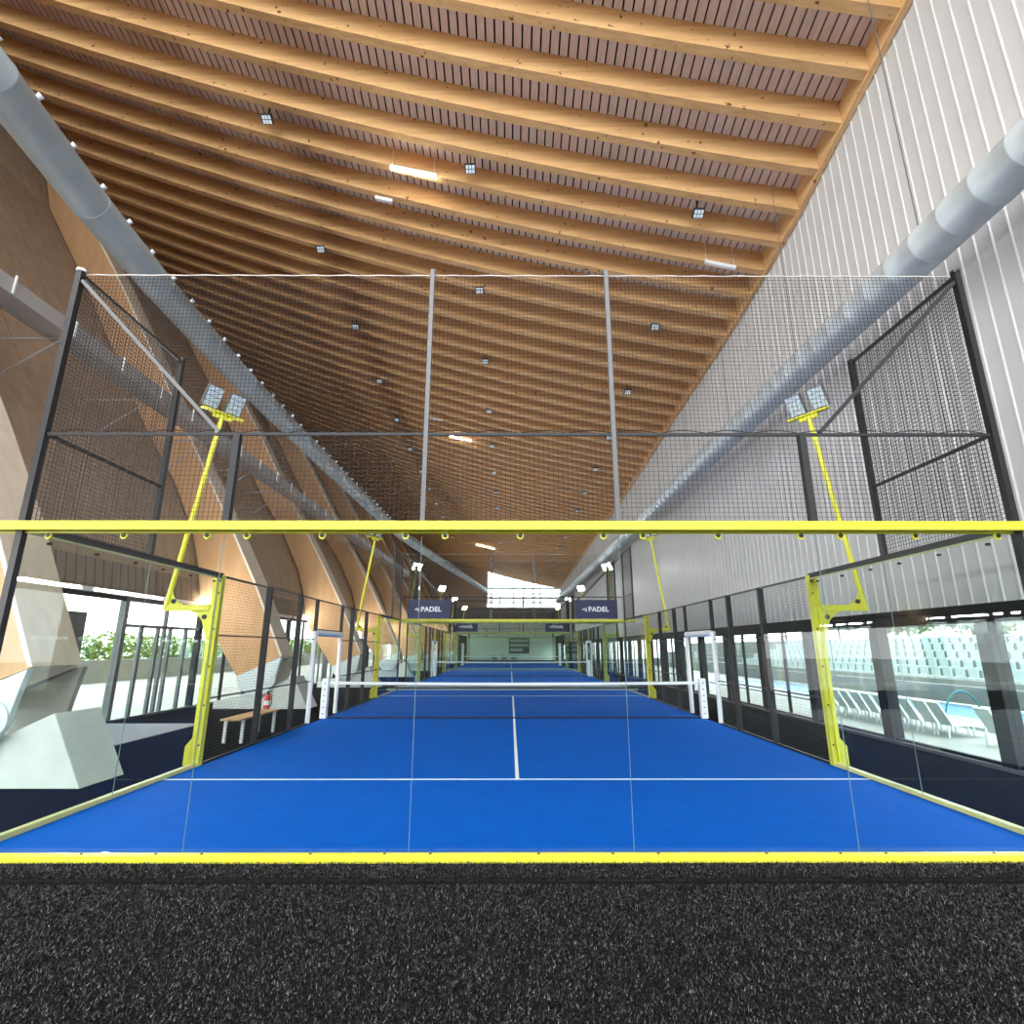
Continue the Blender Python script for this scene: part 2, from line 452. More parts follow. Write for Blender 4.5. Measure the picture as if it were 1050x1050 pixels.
# end walls
m = MB()
m.box(-10.3, XR + .3, YF, YF + 0.3, -0.1, 5.5, 0)
m.box(-14, XR + .3, YF - 0.02, YF + 0.3, 5.5, 7.6, 1)
m.prism([(-14, 7.6), (-3.7, 7.6), (-3.5, 20), (-20, 20)], 'Y', YF - 0.02, YF + 0.3, 2)
structure('wall_far', m, [M['end_wall'], M['end_band'], M['wall_panel']], 'pale far end wall with dark band below the gable window')
m = MB()
for z in (8.3, 8.95, 9.6, 10.4): m.box(-3.6, XR, YF - 0.1, YF + 0.12, z - 0.09, z + 0.09)
for x_ in (-3.6, 0.4, 1.9, 4.4): m.box(x_ - 0.07, x_ + 0.07, YF - 0.1, YF + 0.12, 7.6, 13)
w = structure('window_80', m, M['frame'], 'bright gable window at the far end under the sloping roof')
g = MB(); g.box(-3.6, XR, YF + .06, YF + .07, 7.6, 13); g.build('glass_pane', M['win_glass'], w)
m = MB()
m.box(-14, XR + .3, YN - 0.3, YN, -0.1, 6.4)  # unseen end wall; the gap above it is added to let daylight in
structure('wall_near', m, M['wall_panel'], 'wall behind the camera below an opening added for sky light')

# ------------------------------------------------------------------ timber legs on concrete blocks
def leg(i, yf, dx):
    z0 = 0
    def edge(fn, zlist, shift):
        pts = []
        for z0, z1 in zip(zlist, zlist[1:]):
            pts.append((fn(z0) + shift(z0), z0))
            if z1 > roof(fn(z1), yf) - 0.04:
                z = z0
                while z < z1 and z < roof(fn(z), yf) - 0.04: z += 0.02
                pts.append((fn(z) + shift(z), z)); break
        return pts
    inn = edge(inner, [1.55, 2.2, 3.0, 3.85, 4.6, 5.5, 6.2, 6.9, 7.9, 8.9, 10, 11.2, 12.8, 14, 15.3, 16.6, 18.1, 20, 22], lambda z: dx)
    out = edge(outer, [0.95, 1.5, 2.16, 2.6, 3.2] + WZ[1:], lambda z: dx * max(0, 1 - z / 3.2))
    nth = ORD[i]
    t = empty('timber_leg', (dx - 7.6, yf + .45, 0.55),
              'broad timber leg leaning out to the roof, %s from the near end' % nth,
              'timber column', 'leaning timber legs of the left side')
    def loc(o): o.matrix_parent_inverse = Matrix.Translation(t.location).inverted(); return o
    m = MB(); poly = inn + out[::-1]
    m.prism(poly, 'Y', yf - 0.02, yf + 0.9, 0, 1)
    loc(m.build('timber_shaft', [M['leg'], M['leg_edge']], t))
    e = MB()
    for (a0, a1) in zip(inn, inn[1:]): e.prism([a0, a1, (a1[0] - 0.07, a1[1]), (a0[0] - 0.07, a0[1])], 'Y', yf - 0.035, yf - 0.02)
    loc(e.build('edge_trim', M['pale_trim'], t))
    s = MB()
    sh = [(-7.13, 1.52), (-7.17, 1.36), (-7.27, 0.80), (-7.45, 0.48), (-7.7, 0.36), (-8.05, 0.42), (-8.35, 0.62), (-8.46, 0.93)]
    s.prism([(a + dx, b) for a, b in sh], 'Y', yf - 0.12, yf - 0.02)
    so = loc(s.build('steel_shoe', M['shoe'], t, bevel=0.01))
    s2 = MB(); s2.prism([(a + dx, b) for a, b in sh], 'Y', yf + 0.9, yf + 1.0); loc(s2.build('rear_shoe', M['tray'], t))
    d = MB(); d.tube([(-7.5 + dx, yf - 0.15, 0.86), (-7.5 + dx, yf - 0.11, 0.86)], 0.26, 28)
    d.tube([(-7.5 + dx, yf - 0.17, 0.86), (-7.5 + dx, yf - 0.14, 0.86)], 0.16, 28)
    pd = d.build('pin_disc', M['shoe'], so); pd.matrix_parent_inverse = Matrix.Translation(t.location).inverted() if False else Matrix.Identity(4)
    # block
    b = MB()
    pr = [(-9.1, 0), (-6.22, 0), (-6.74, 0.94), (-7.08, 0.78), (-7.2, 0.46), (-7.6, 0.3), (-8.3, 0.36), (-8.7, 0.62), (-9.1, 0.55)]
    prf = [(-9.1, 0), (-6.22, 0), (-6.74, 0.94), (-7.42, 0.62), (-9.1, 0.22)]
    b.prism([(x + dx, z) for x, z in prf], 'Y', yf + 0.0, yf + 0.88)
    bl = b.build('concrete_block', M['concrete'], None, bevel=0.012)
    tag(bl, 'pale concrete foundation block under the %s leaning timber leg' % nth, 'concrete block', 'concrete blocks under the timber legs')
for i in range(9):
    yf = 2.5 if i == 0 else 12.3 + 9.35 * (i - 1)
    leg(i, yf, 0.45 if i == 0 else 0.0)

# ------------------------------------------------------------------ ducts and cable tray
def duct(name, path, rad, ring_at, mat, label, ringh=0.014):
    """path: list of (x,y,z) dense; rings as small swellings"""
    P = [Vector(p) for p in path]
    L = [0]
    for a, b in zip(P, P[1:]): L.append(L[-1] + (b - a).length)
    def at(s):
        for i in range(len(L) - 1):
            if L[i + 1] >= s: 
                t = (s - L[i]) / max(1e-9, L[i + 1] - L[i]); return P[i].lerp(P[i + 1], t)
        return P[-1]
    S = []; R = []
    s = 0.0
    while s < L[-1]:
        S += [s, s + 0.012, s + 0.03, s + 0.045]; R += [rad, rad + ringh, rad + ringh, rad]
        s += ring_at
    m = MB(); m.tube([at(a) for a in S], R, 28)
    o = m.build(name, mat, None, smooth=True)
    return tag(o, label, 'duct'), at
DR, atR = duct('air_duct', [(6.5, -7, 7.92), (6.5, 20, 8.0), (6.5, 72, 8.05)], 0.335, 0.59, M['duct'],
               'fat pale grey air duct hung along the white ribbed wall', 0.007)
lp = [(-6.7, -9, 9.68), (-7.2, -2, 9.7), (-7.5, 0.6, 9.7), (-7.75, 2.2, 9.7), (-8.0, 4.5, 9.7), (-8.15, 7, 9.7), (-8.3, 11, 9.7), (-8.3, 20, 9.72), (-8.2, 30, 9.72), (-8.05, 34, 9.72), (-7.6, 39, 9.72), (-6.9, 46, 9.72), (-5.7, 56, 9.72), (-4.2, 70, 9.72), (-3.4, 77, 9.72)]
DL, atL = duct('air_duct', lp, 0.33, 2.4, M['duct_left'], 'dark grey air duct with studs along the timber wall', 0.01)
nz = MB(); nz.tube([(0, 0, 0), (0.07, 0, 0.07)], [0.035, 0.05], 10)
first = nz.build('air_nozzle', M['white'], DL)
s = 9.3
for k in range(60):
    o = first if k == 0 else first.copy()
    if k: COL.objects.link(o); o.parent = DL
    p = atL(s); o.location = p + Vector((0.22, 0, 0.22)); s += 0.87
# hangers of the right duct
for y in range(-6, 70, 4):
    hm = MB(); hm.bar((6.5, y, 8.3), (6.5, y, roof(6.5, y) + 0.3), 0.012)
    hm.build('hanger_wire', M['grey_steel'], DR)

t = empty('cable_tray', (-10.0, 5, 8.5), 'grey cable tray bracketed across the leaning timber legs', 'cable tray')
ti = Matrix.Translation(t.location).inverted()
m = MB()
m.box(-10.25, -9.65, -10, 48, 8.34, 8.36); m.box(-9.67, -9.65, -10, 48, 8.36, 8.66); m.box(-10.25, -10.23, -10, 48, 8.36, 8.66)
o = m.build('tray', M['tray'], t); o.matrix_parent_inverse = ti
y = -4.0; k = 0
while y < 46:
    m = MB(); m.bar((-9.63, y, 8.36), (-9.63, y, 8.74), 0.03)
    o = m.build('strap', M['white'], t); o.matrix_parent_inverse = ti
    if k % 2 == 0:
        m = MB(); m.bar((-9.65, y, 8.32), (inner(8.3) - 0.9, y, 8.32), 0.04); m.bar((-9.9, y, 8.30), (inner(7.4) - .9, y, 7.4), 0.035)
        o = m.build('bracket', M['tray'], t); o.matrix_parent_inverse = ti
    y += 1.55; k += 1

# ------------------------------------------------------------------ courts
NAMES = ['near', 'middle', 'far']
def wires_xz(m, x0, x1, z0, z1, y, sp, w):
    n = int(round((x1 - x0) / sp)); k = int(round((z1 - z0) / sp))
    for i in range(n + 1):
        x_ = x0 + (x1 - x0) * i / n; m.box(x_ - w / 2, x_ + w / 2, y - w / 2, y + w / 2, z0, z1)
    for i in range(k + 1):
        z_ = z0 + (z1 - z0) * i / k; m.box(x0, x1, y - w / 2 - w, y + w / 2 - w, z_ - w / 2, z_ + w / 2)
def wires_yz(m, y0, y1, z0, z1, x, sp, w):
    n = int(round((y1 - y0) / sp)); k = int(round((z1 - z0) / sp))
    for i in range(n + 1):
        y_ = y0 + (y1 - y0) * i / n; m.box(x - w / 2, x + w / 2, y_ - w / 2, y_ + w / 2, z0, z1)
    for i in range(k + 1):
        z_ = z0 + (z1 - z0) * i / k; m.box(x - w / 2 - w, x + w / 2 - w, y0, y1, z_ - w / 2, z_ + w / 2)

def ring_mesh():
    m = MB(); n = 14
    m.tube([(0, -0.012, 0), (0, 0.012, 0)], 0.035, n, 0)
    m.tube([(0, -0.02, 0.004), (0, -0.012, 0.004)], 0.023, 12, 1)
    return m

def end_wall(sgn=1, top='yellow', foot='yellow', gl='glass'):
    """glass end of a court in the plane y=0, outside towards -sgn*y"""
    t = empty('court_end_screen')
    for i in range(5):
        x0 = -5 + 2 * i
        m = MB(); m.box(x0 + 0.006, x0 + 1.994, -0.006, 0.006, 0.05, 2.98)
        m.build('glass_pane', M[gl], t)
    for x_ in (-3, -1, 1, 3):
        m = MB(); m.box(x_ - 0.0022, x_ + 0.0022, -0.004, 0.004, 0.05, 2.95)
        m.build('glass_joint', M['glass_edge'], t)
    m = MB(); m.box(-5.5, 5.5, -sgn * 0.10, -sgn * 0.012, 2.945, 3.035)
    m.box(-5.5, 5.5, -sgn * 0.012, -sgn * 0.008, 2.92, 3.0)
    tr = m.build('top_rail', M[top], t, bevel=0.006)
    first = None
    for c in (-4, -2, 0, 2, 4):
        for d in (-0.8, 0.0, 0.8):
            if first is None:
                o = first = ring_mesh().build('glass_clamp', [M['yellow'], M['black']], t)
            else:
                o = first.copy(); COL.objects.link(o); o.parent = t
            o.location = (c + d + (0.04 if d else 0), -sgn * 0.022, 2.895)
            if sgn < 0: o.rotation_euler = (0, 0, math.pi)
    m = MB(); m.box(-5.5, 5.5, -sgn * 0.10, -sgn * 0.012, -0.012, 0.055)
    br = m.build('bottom_rail', M[foot], t, bevel=0.006)
    for c in (-4, -2, 0, 2, 4):
        for d in (-0.8, 0.15, 0.8):
            b = MB(); b.tube([(c + d, -sgn * 0.055, 0.052), (c + d, -sgn * 0.055, 0.062)], 0.012, 8)
            b.build('bolt', M['black'], br)
    for x_ in (-5.06, 5.06):
        m = MB(); m.box(x_ - 0.033, x_ + 0.033, -0.035, 0.035, -0.01, 6.0)
        m.build('corner_post', M['black'], t)
        m = MB(); m.tube([(x_, 0, 6.0), (x_, 0, 6.03)], 0.05, 10); m.build('post_cap', M['white'] if x_ < 0 else M['black'], t)
    for x_ in (-1, 1):
        m = MB(); m.box(x_ - 0.023, x_ + 0.023, -0.023, 0.023, 3.035, 6.03)
        m.build('tall_post', M['grey_steel'], t)
    for x_ in (-3, 3):
        m = MB(); m.box(x_ - 0.035, x_ + 0.035, -0.035, 0.035, 3.035, 4.0)
        m.build('short_post', M['dark_grey'], t)
    m = MB(); m.box(-5.02, 5.02, -0.014, 0.014, 3.985, 4.015); m.build('middle_rail', M['dark_grey'], t)
    for s_ in (-1, 1):
        m = MB(); m.bar((s_ * 5.02, 0.0, 5.88), (s_ * 3.2, 0.0, 4.02), 0.038)
        m.build('diagonal_brace', M['grey_steel'] if s_ < 0 else M['dark_grey'], t)
    m = MB(); wires_xz(m, -5, 5, 3.05, 3.98, 0.0, 0.05, 0.0036)
    m.build('wire_mesh', M['wire'], t)
    m = MB(); wires_xz(m, -5, 5, 4.02, 5.97, 0.03, 0.045, 0.003)
    m.build('netting', M['netting'], t)
    m = MB()
    pts = []
    for k in range(81):
        x_ = -5 + 10 * k / 80; pts.append((x_, 0.03, 5.98 + 0.005 * math.sin(k * 1.9)))
    m.tube(pts, 0.007, 5); m.build('top_cord', M['cord'], t)
    pts = [(-5 + 10 * k / 240, 0.034, 4.03 + 0.03 * abs(math.sin(k * math.pi / 12))) for k in range(241)]
    m = MB(); m.tube(pts, 0.005, 4); m.build('lacing_cord', M['netting'], t)
    return t

def side_wall(sx, foot='yellow'):
    """side of a court at x = sx*5, y 0..20; origin at the court's near end"""
    t = empty('court_side_fence'); X = sx * 5.0
    o_ = sx   # outward
    for (a, b) in ((0, 2), (2, 4), (16, 18), (18, 20)):
        m = MB(); m.box(X - 0.006, X + 0.006, a + 0.008, b - 0.008, 0.05, 2.98)
        m.build('glass_pane', M['glass'], t)
    for y_ in (2, 18):
        m = MB(); m.box(X - 0.004, X + 0.004, y_ - 0.003, y_ + 0.003, 0.05, 2.95)
        m.build('glass_joint', M['glass_edge'], t)
    for (a, b) in ((0.02, 4.0), (16.0, 19.98)):
        m = MB(); m.box(X + o_ * 0.012, X + o_ * 0.085, a, b, 2.95, 3.03)
        m.build('top_rail', M['dark_grey'], t)
        m = MB(); m.box(X + o_ * 0.008, X + o_ * 0.02, a, b, 2.925, 2.95)
        m.build('glazing_strip', M['pale_strip'], t)
        m = MB(); m.box(X + o_ * 0.012, X + o_ * 0.085, a, b, -0.012, 0.05)
        m.build('bottom_rail', M[foot if a < 10 else 'rail_grey'], t, bevel=0.005)
    for y_ in (0.3, 1.0, 1.7, 2.3, 3.0, 3.7, 16.3, 17, 17.7, 18.3, 19, 19.7):
        m = MB(); m.tube([(X + o_ * 0.025, y_, 2.87), (X - o_ * 0.014, y_, 2.87)], 0.016, 10)
        m.build('glass_clamp', M['black'], t)
    # yellow channel posts where glass meets mesh
    for y_, dr in ((4.0, 1), (16.0, -1)):
        m = MB()
        m.box(X, X + o_ * 0.17, y_ - 0.008, y_ + 0.008, 0.0, 3.0)
        m.box(X, X + o_ * 0.012, y_ - 0.06, y_ + 0.06, 0.0, 3.0)
        m.box(X + o_ * 0.085, X + o_ * 0.097, y_ - 0.06, y_ + 0.06, 0.0, 3.0)
        m.prism([(X + o_ * 0.16, 0.0), (X + o_ * 0.27, 0.0), (X + o_ * 0.27, 0.28), (X + o_ * 0.16, 0.42)], 'Y', y_ - 0.008, y_ + 0.008)
        p = m.build('glass_end_post', M['yellow'], t)
        for z_ in (0.3, 0.9, 1.5, 2.1, 2.7, 2.9):
            b = MB(); b.tube([(X + o_ * 0.05, y_ - 0.01, z_), (X + o_ * 0.05, y_ - 0.02, z_)], 0.016, 8)
            b.build('bolt', M['black'], p)
    # mesh corner frames above the glass
    for (a, b) in ((0, 2), (20, 18)):
        m = MB(); m.box(X + o_ * 0.0, X + o_ * 0.07, b - 0.035, b + 0.035, 3.03, 6.0)
        m.build('frame_post', M['black'], t)
        for z_ in (5.95, 4.0):
            m = MB(); m.box(X + o_ * 0.02, X + o_ * 0.055, min(a, b), max(a, b), z_ - 0.018, z_ + 0.018)
            m.build('frame_rail', M['black'], t)
        m = MB(); wires_yz(m, min(a, b), max(a, b), 3.05, 3.98, X + o_ * 0.04, 0.05, 0.0045)
        wires_yz(m, min(a, b), max(a, b), 4.02, 5.95, X + o_ * 0.04, 0.05, 0.0045)
        m.build('wire_mesh', M['wire'], t)
    # fence along the middle with the way in at the net
    for y_ in (6.0, 7.75, 12.25, 14.0):
        m = MB(); m.box(X + o_ * 0.0, X + o_ * 0.10, y_ - 0.045, y_ + 0.045, 0.0, 3.0)
        m.build('fence_post', M['dark_grey'], t)
    for y_ in (8.9, 11.1):
        m = MB(); m.box(X + o_ * 0.0, X + o_ * 0.08, y_ - 0.03, y_ + 0.03, 0.0, 3.0)
        p = m.build('gate_post', M['dark_grey'], t)
        m = MB(); m.tube([(X + o_ * 0.04, y_, 0.02), (X + o_ * 0.04, y_, 2.2)], 0.055, 14)
        pp = m.build('post_padding', M['pad'], p, smooth=True)
        if y_ > 10:
            for z_ in np.arange(0.2, 2.2, 0.2):
                b = MB(); b.tube([(X + o_ * 0.04, y_, z_ - 0.008), (X + o_ * 0.04, y_, z_ + 0.008)], 0.092, 14)
                b.build('seam', M['dark_grey'], pp) if False else None
    m = MB(); m.box(X + o_ * 0.0, X + o_ * 0.08, 8.9, 11.1, 2.2, 2.26)
    p = m.build('gate_header', M['dark_grey'], t)
    m = MB(); m.tube([(X + o_ * 0.04, 8.95, 2.16), (X + o_ * 0.04, 11.05, 2.16)], 0.085, 14)
    m.build('header_padding', M['pad'], p, smooth=True)
    m = MB(); m.box(X + o_ * 0.02, X + o_ * 0.055, 4, 16, 2.965, 3.0); m.build('fence_top_rail', M['black'], t)
    for a, b in ((4.0, 8.9), (11.1, 16.0)):
        for z_ in (1.0, 2.0):
            m = MB(); m.box(X + o_ * 0.03, X + o_ * 0.05, a, b, z_ - 0.012, z_ + 0.012); m.build('fence_rail', M['black'], t)
        m = MB(); m.box(X + o_ * 0.02, X + o_ * 0.06, a, b, -0.01, 0.03); m.build('fence_foot_rail', M['black'], t)
    m = MB()
    for a, b, z0 in ((4.05, 8.9, 0.03), (11.1, 15.95, 0.03), (8.9, 11.1, 2.26)):
        wires_yz(m, a, b, z0, 2.97, X + o_ * 0.04, 0.05, 0.003)
    m.build('wire_mesh', M['wire'], t)
    return t

def floodlight(sx, lit):
    """origin at the foot of the court's yellow post (x=sx*5, y of post)"""
    t = empty('court_floodlight')
    m = MB(); m.box(sx * 0.17, sx * 0.95, -0.03, 0.03, 2.40, 2.50)
    arm = m.build('arm', M['yellow'], t, bevel=0.005)
    m = MB()
    def gus(pts): m.prism([(sx * a, b) for a, b in pts], 'Y', -0.006, 0.006)
    gus([(0.17, 2.42), (0.55, 2.42), (0.40, 2.36), (0.28, 2.24), (0.22, 2.05), (0.17, 1.95)])
    gus([(0.92, 2.50), (0.62, 2.50), (0.74, 2.55), (0.82, 2.66), (0.86, 2.84)])
    m.build('gusset', M['yellow'], t)
    for (a, b) in ((0.245, 2.30), (0.80, 2.56)):
        d = MB(); d.tube([(sx * a, -0.02, b), (sx * a, 0.02, b)], 0.04, 14); d.build('bolt', M['dark_grey'], t)
    m = MB(); m.tube([(sx * 0.92, 0, 2.44), (sx * 0.43, 0, 5.92)], 0.042, 14)
    m.build('pole', M['yellow'], t, smooth=True)
    # crossbar facing diagonally over the court
    C_ = Vector((sx * 0.42, 0.0, 5.98)); dirv = Vector((-sx * 0.5, 0.86, 0)).normalized()
    m = MB(); m.bar(C_ - dirv * 0.40, C_ + dirv * 0.40, 0.10, 0.03)
    m.bar(C_ - dirv * 0.18 + Vector((0, 0, -0.06)), C_ + dirv * 0.18 + Vector((0, 0, -0.06)), 0.04, 0.08)
    m.build('crossbar', M['yellow'], t)
    face = Vector((-sx * 0.86, -0.5, -0.5)).normalized()
    for s_ in (-1, 1):
        c = C_ + dirv * (0.22 * s_) + Vector((0, 0, 0.26))
        u = face.cross(dirv).normalized()
        if u.z < 0: u = -u
        h = MB(); corners = []
        for dd in (0.0, 0.07):
            for a, b in ((-1, -1), (1, -1), (1, 1), (-1, 1)):
                corners.append(c - face * dd + dirv * (a * 0.15) + u * (b * 0.2))
        h.quadbox(corners)
        hd = h.build('lamp_head', M['grey_steel'], t)
        l = MB()
        for i in range(3):
            for j in range(4):
                q = c + face * 0.006 + dirv * ((i - 1) * 0.092) + u * ((j - 1.5) * 0.094)
                cs = []
                for dd in (0.004, -0.006):
                    for a, b in ((-1, -1), (1, -1), (1, 1), (-1, 1)):
                        cs.append(q + face * (-dd) + dirv * (a * 0.041) + u * (b * 0.042))
                l.quadbox(cs)
        l.build('lens', M['lens_lit'] if lit else M['lens'], hd)
        y_ = MB(); y_.bar(c - u * 0.2 - face * 0.035, C_ + dirv * (0.22 * s_), 0.04)
        y_.build('lamp_bracket', M['dark_grey'], t)
    return t

def net():
    t = empty('court_net')
    m = MB(); n = 220
    wires_xz(m, -4.95, 4.95, 0.03, 0.86, 0.0, 0.045, 0.0028)
    m.build('net_mesh', M['netting'], t)
    pts = [(-4.95 + 9.9 * k / 20, 0, 0.89 - 0.03 * (1 - (abs(k - 10) / 10) ** 2)) for k in range(21)]
    m = MB()
    for a, b in zip(pts, pts[1:]): m.bar(a, b, 0.03, 0.07)
    m.build('net_tape', M['white'], t)
    m = MB(); m.box(-4.95, 4.95, -0.012, 0.012, 0.0, 0.035); m.build('foot_band', M['netting'], t)
    for s_ in (-1, 1):
        m = MB(); m.box(s_ * 4.92, s_ * 5.09, -0.09, 0.09, 0.0, 1.0)
        p = m.build('post_padding', M['pad'], t, bevel=0.02)
        for k in range(6):
            b = MB(); b.box(s_ * 4.98, s_ * 5.03, -0.094, -0.09, 0.12 + 0.15 * k, 0.14 + 0.15 * k)
            b.build('tick_mark', M['dark_grey'], p)
    return t

def court_carpet():
    m = MB(); m.box(-5.0, 5.0, 0.0, 20.0, -0.02, 0.0)
    c = m.build('court_carpet', M['blue'])
    for nm, b in (('service_line', (-5, 5, 3.02, 3.07)), ('service_line', (-5, 5, 16.93, 16.98)), ('centre_line', (-0.026, 0.026, 3.07, 16.93))):
        l = MB(); l.box(*b, 0.0, 0.003); l.build(nm, M['line'], c)
    return c

CY = [0.0, 22.0, 44.0]
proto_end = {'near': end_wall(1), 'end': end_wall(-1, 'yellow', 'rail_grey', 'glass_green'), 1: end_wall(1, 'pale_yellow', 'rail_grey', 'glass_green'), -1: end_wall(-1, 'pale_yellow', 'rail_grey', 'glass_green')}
proto_side = {(sx, a): side_wall(sx, 'cream_rail' if a else 'rail_grey') for sx in (-1, 1) for a in (True, False)}
proto_net = net(); proto_carpet = court_carpet()
proto_flood = {(sx, lit): floodlight(sx, lit) for sx in (-1, 1) for lit in (False, True)}
used = set()
def place(proto, key, loc, label, cat, group):
    if key in used: o = copy_tree(proto)
    else: o = proto; used.add(key)
    o.location = loc
    return tag(o, label, cat, group, 'thing')
for ci, cy in enumerate(CY):
    nm = ['nearest', 'middle', 'farthest'][ci]
    place(proto_carpet, 'carpet', (0, cy, 0), 'blue artificial turf of the %s padel court with white lines' % nm, 'court turf', 'padel court turfs')
    place(proto_net, 'net', (0, cy + 10, 0), 'black net with white top tape across the %s padel court' % nm, 'net', 'padel court nets')
    for s_ in (1, -1):
        key = ('near' if s_ > 0 else 'end') if ci == 0 else s_
        place(proto_end[key], ('end', key), (0, cy if s_ > 0 else cy + 20, 0),
              ('yellow railed glass and netting wall at the near end of the %s court' if s_ > 0 else
               'yellow railed glass and netting wall at the far end of the %s court') % nm, 'court wall', 'glass end walls of the courts')
    for s_ in (-1, 1):
        place(proto_side[(s_, ci == 0)], ('side', s_, ci == 0), (0, cy, 0),
              'glass and wire mesh side of the %s court next to the %s wall' % (nm, 'timber' if s_ < 0 else 'white ribbed'), 'court fence', 'court side fences')
        for yy in (4.0, 16.0):
            lit = ci > 0
            place(proto_flood[(s_, lit)], ('fl', s_, lit), (s_ * 5.0, cy + yy, 0),
                  '%s yellow floodlight mast, %s end of the %s court, %s side' % ('lit' if lit else 'unlit', 'near' if yy < 10 else 'far', nm, 'timber wall' if s_ < 0 else 'white wall'),
                  'floodlight', 'court floodlights')

# banners on the far ends of the first two courts
def text_mesh(txt, size, mat, parent, loc):
    cu = bpy.data.curves.new('txt', 'FONT'); cu.body = txt; cu.size = size; cu.extrude = 0.004; cu.offset = size * 0.035
    cu.align_x = 'LEFT'; cu.align_y = 'CENTER'; cu.space_character = 1.08
    tmp = bpy.data.objects.new('tmp', cu); COL.objects.link(tmp)
    bpy.context.view_layer.update()
    me = bpy.data.meshes.new_from_object(tmp.evaluated_get(bpy.context.evaluated_depsgraph_get()))
    bpy.data.objects.remove(tmp)
    me.materials.clear(); me.materials.append(mat)
    o = bpy.data.objects.new('lettering', me); COL.objects.link(o); o.parent = parent
    o.location = loc; o.rotation_euler = (math.radians(90), 0, 0)
    return o
def banner():
    t = empty('padel_banner')
    m = MB(); m.box(-0.96, 0.96, 0, 0.012, -0.41, 0.41); m.build('panel', M['navy'], t)
    text_mesh('PADEL', 0.30, M['letter'], t, (-0.36, -0.006, -0.01))
    m = MB()
    m.prism([(-0.66, -0.02), (-0.50, 0.06), (-0.50, 0.0), (-0.60, -0.03)], 'Y', -0.008, 0)
    m.prism([(-0.58, -0.055), (-0.48, -0.02), (-0.44, 0.10), (-0.42, -0.06), (-0.47, -0.14), (-0.48, -0.06)], 'Y', -0.008, 0)
    m.build('emblem', M['letter'], t)
    for x_ in (-0.9, 0.9):
        for z_ in (-0.36, 0.36):
            m = MB(); m.tube([(x_, -0.006, z_), (x_, 0.014, z_)], 0.015, 8); m.build('eyelet', M['grey_steel'], t)
    return t
b0 = banner()
k = 0
for cy, who in ((20, 'nearest'), (42, 'middle')):
    for s_ in (-1, 1):
        b = b0 if k == 0 else copy_tree(b0)
        k += 1
        b.location = (s_ * 3.78, cy - 0.06, 3.47)
        tag(b, 'navy PADEL banner, far end of the %s court, %s side' % (who, 'timber wall' if s_ < 0 else 'white wall'), 'banner', 'navy padel banners')

# turf fibres in front of the glass (nobody could count them)
def fibres(x0, x1, y0, y1, n, name, label):
    rng = np.random.default_rng(5)
    px = rng.uniform(x0, x1, n); py = rng.uniform(y0, y1, n)
    a = rng.uniform(0, 2 * np.pi, n); L = rng.uniform(0.012, 0.024, n); tilt = rng.uniform(0.2, 1.25, n)
    w = rng.uniform(0.0022, 0.0042, n)
    dx = np.cos(a) * np.sin(tilt) * L; dy = np.sin(a) * np.sin(tilt) * L; dz = np.cos(tilt) * L
    b = rng.uniform(0, 2 * np.pi, n)
    wx = np.cos(b) * w; wy = np.sin(b) * w
    z0 = -0.013
    v = np.empty((n, 3, 3))
    v[:, 0] = np.stack([px - wx, py - wy, np.full(n, z0)], 1)
    v[:, 1] = np.stack([px + wx, py + wy, np.full(n, z0)], 1)
    v[:, 2] = np.stack([px + dx, py + dy, z0 + dz], 1)
    me = bpy.data.meshes.new(name)
    me.vertices.add(n * 3); me.vertices.foreach_set('co', v.ravel())
    me.loops.add(n * 3); me.loops.foreach_set('vertex_index', np.arange(n * 3, dtype=np.int32))
    me.polygons.add(n); me.polygons.foreach_set('loop_start', np.arange(0, n * 3, 3, dtype=np.int32))
    me.polygons.foreach_set('loop_total', np.full(n, 3, dtype=np.int32))
    me.materials.append(M['fibre']); me.update(calc_edges=True); me.validate()
    o = bpy.data.objects.new(name, me); COL.objects.link(o)
    return tag(o, label, 'artificial turf', None, 'stuff')
fibres(-6.2, 6.2, -4.4, -0.53, 420000, 'turf_fibres', 'black artificial turf pile in front of the glass court wall')
m = MB(); m.sweep([(-0.47, -0.02), (-0.455, 0.008), (-0.41, 0.012), (-0.13, 0.006), (-0.11, -0.02)], [-8, -4, -2, 0, 2, 4, XR - .1], lambda st, p: (st, p[0] + 0.01 * math.sin(st * 1.3), p[1]))
ts = tag(m.build('turf_strip', M['turf']), 'narrow black turf strip lying along the yellow bottom rail', 'turf strip')
o = fibres(-6.2, 6.2, -0.45, -0.12, 42000, 'turf_pile', 'x')
o.location.z = 0.021; o.parent = ts
for kk in ('label', 'category'): del o[kk]

# ------------------------------------------------------------------ ceiling lights
def spot(lit=True):
    t = empty('ceiling_spotlight')
    m = MB(); m.bar((0, 0, 0), (0, 0, 0.55), 0.03); m.box(-0.05, 0.05, -0.02, 0.02, -0.03, 0.02); m.build('stem', M['black'], t)
    h = MB(); h.box(-0.15, 0.15, -0.12, 0.12, -0.12, -0.03); hd = h.build('lamp_head', M['dark_grey'], t); hd.rotation_euler = (math.radians(-28), 0, 0)
    l = MB()
    for i in (-1, 0, 1):
        for j in (-0.5, 0.5):
            l.box(i * 0.085 - 0.034, i * 0.085 + 0.034, j * 0.11 - 0.045, j * 0.11 + 0.045, -0.126, -0.118)
    l.build('lens', M['spot_lens'], hd)
    return t
s0 = spot(); k = 0
for j in range(13):
    for i, x_ in enumerate((-6.92, -1.2, 4.9)):
        y_ = 2.15 + 4.68 * j
        o = s0 if k == 0 else copy_tree(s0)
        k += 1
        o.location = (x_, y_, roof(x_, y_) + 0.03)
        tag(o, 'black ceiling spotlight, %s row across, %s line from the white ribbed wall' % ((ORD + ['thirteenth'])[j], ORD[2 - i]), 'spotlight', 'ceiling spotlights')
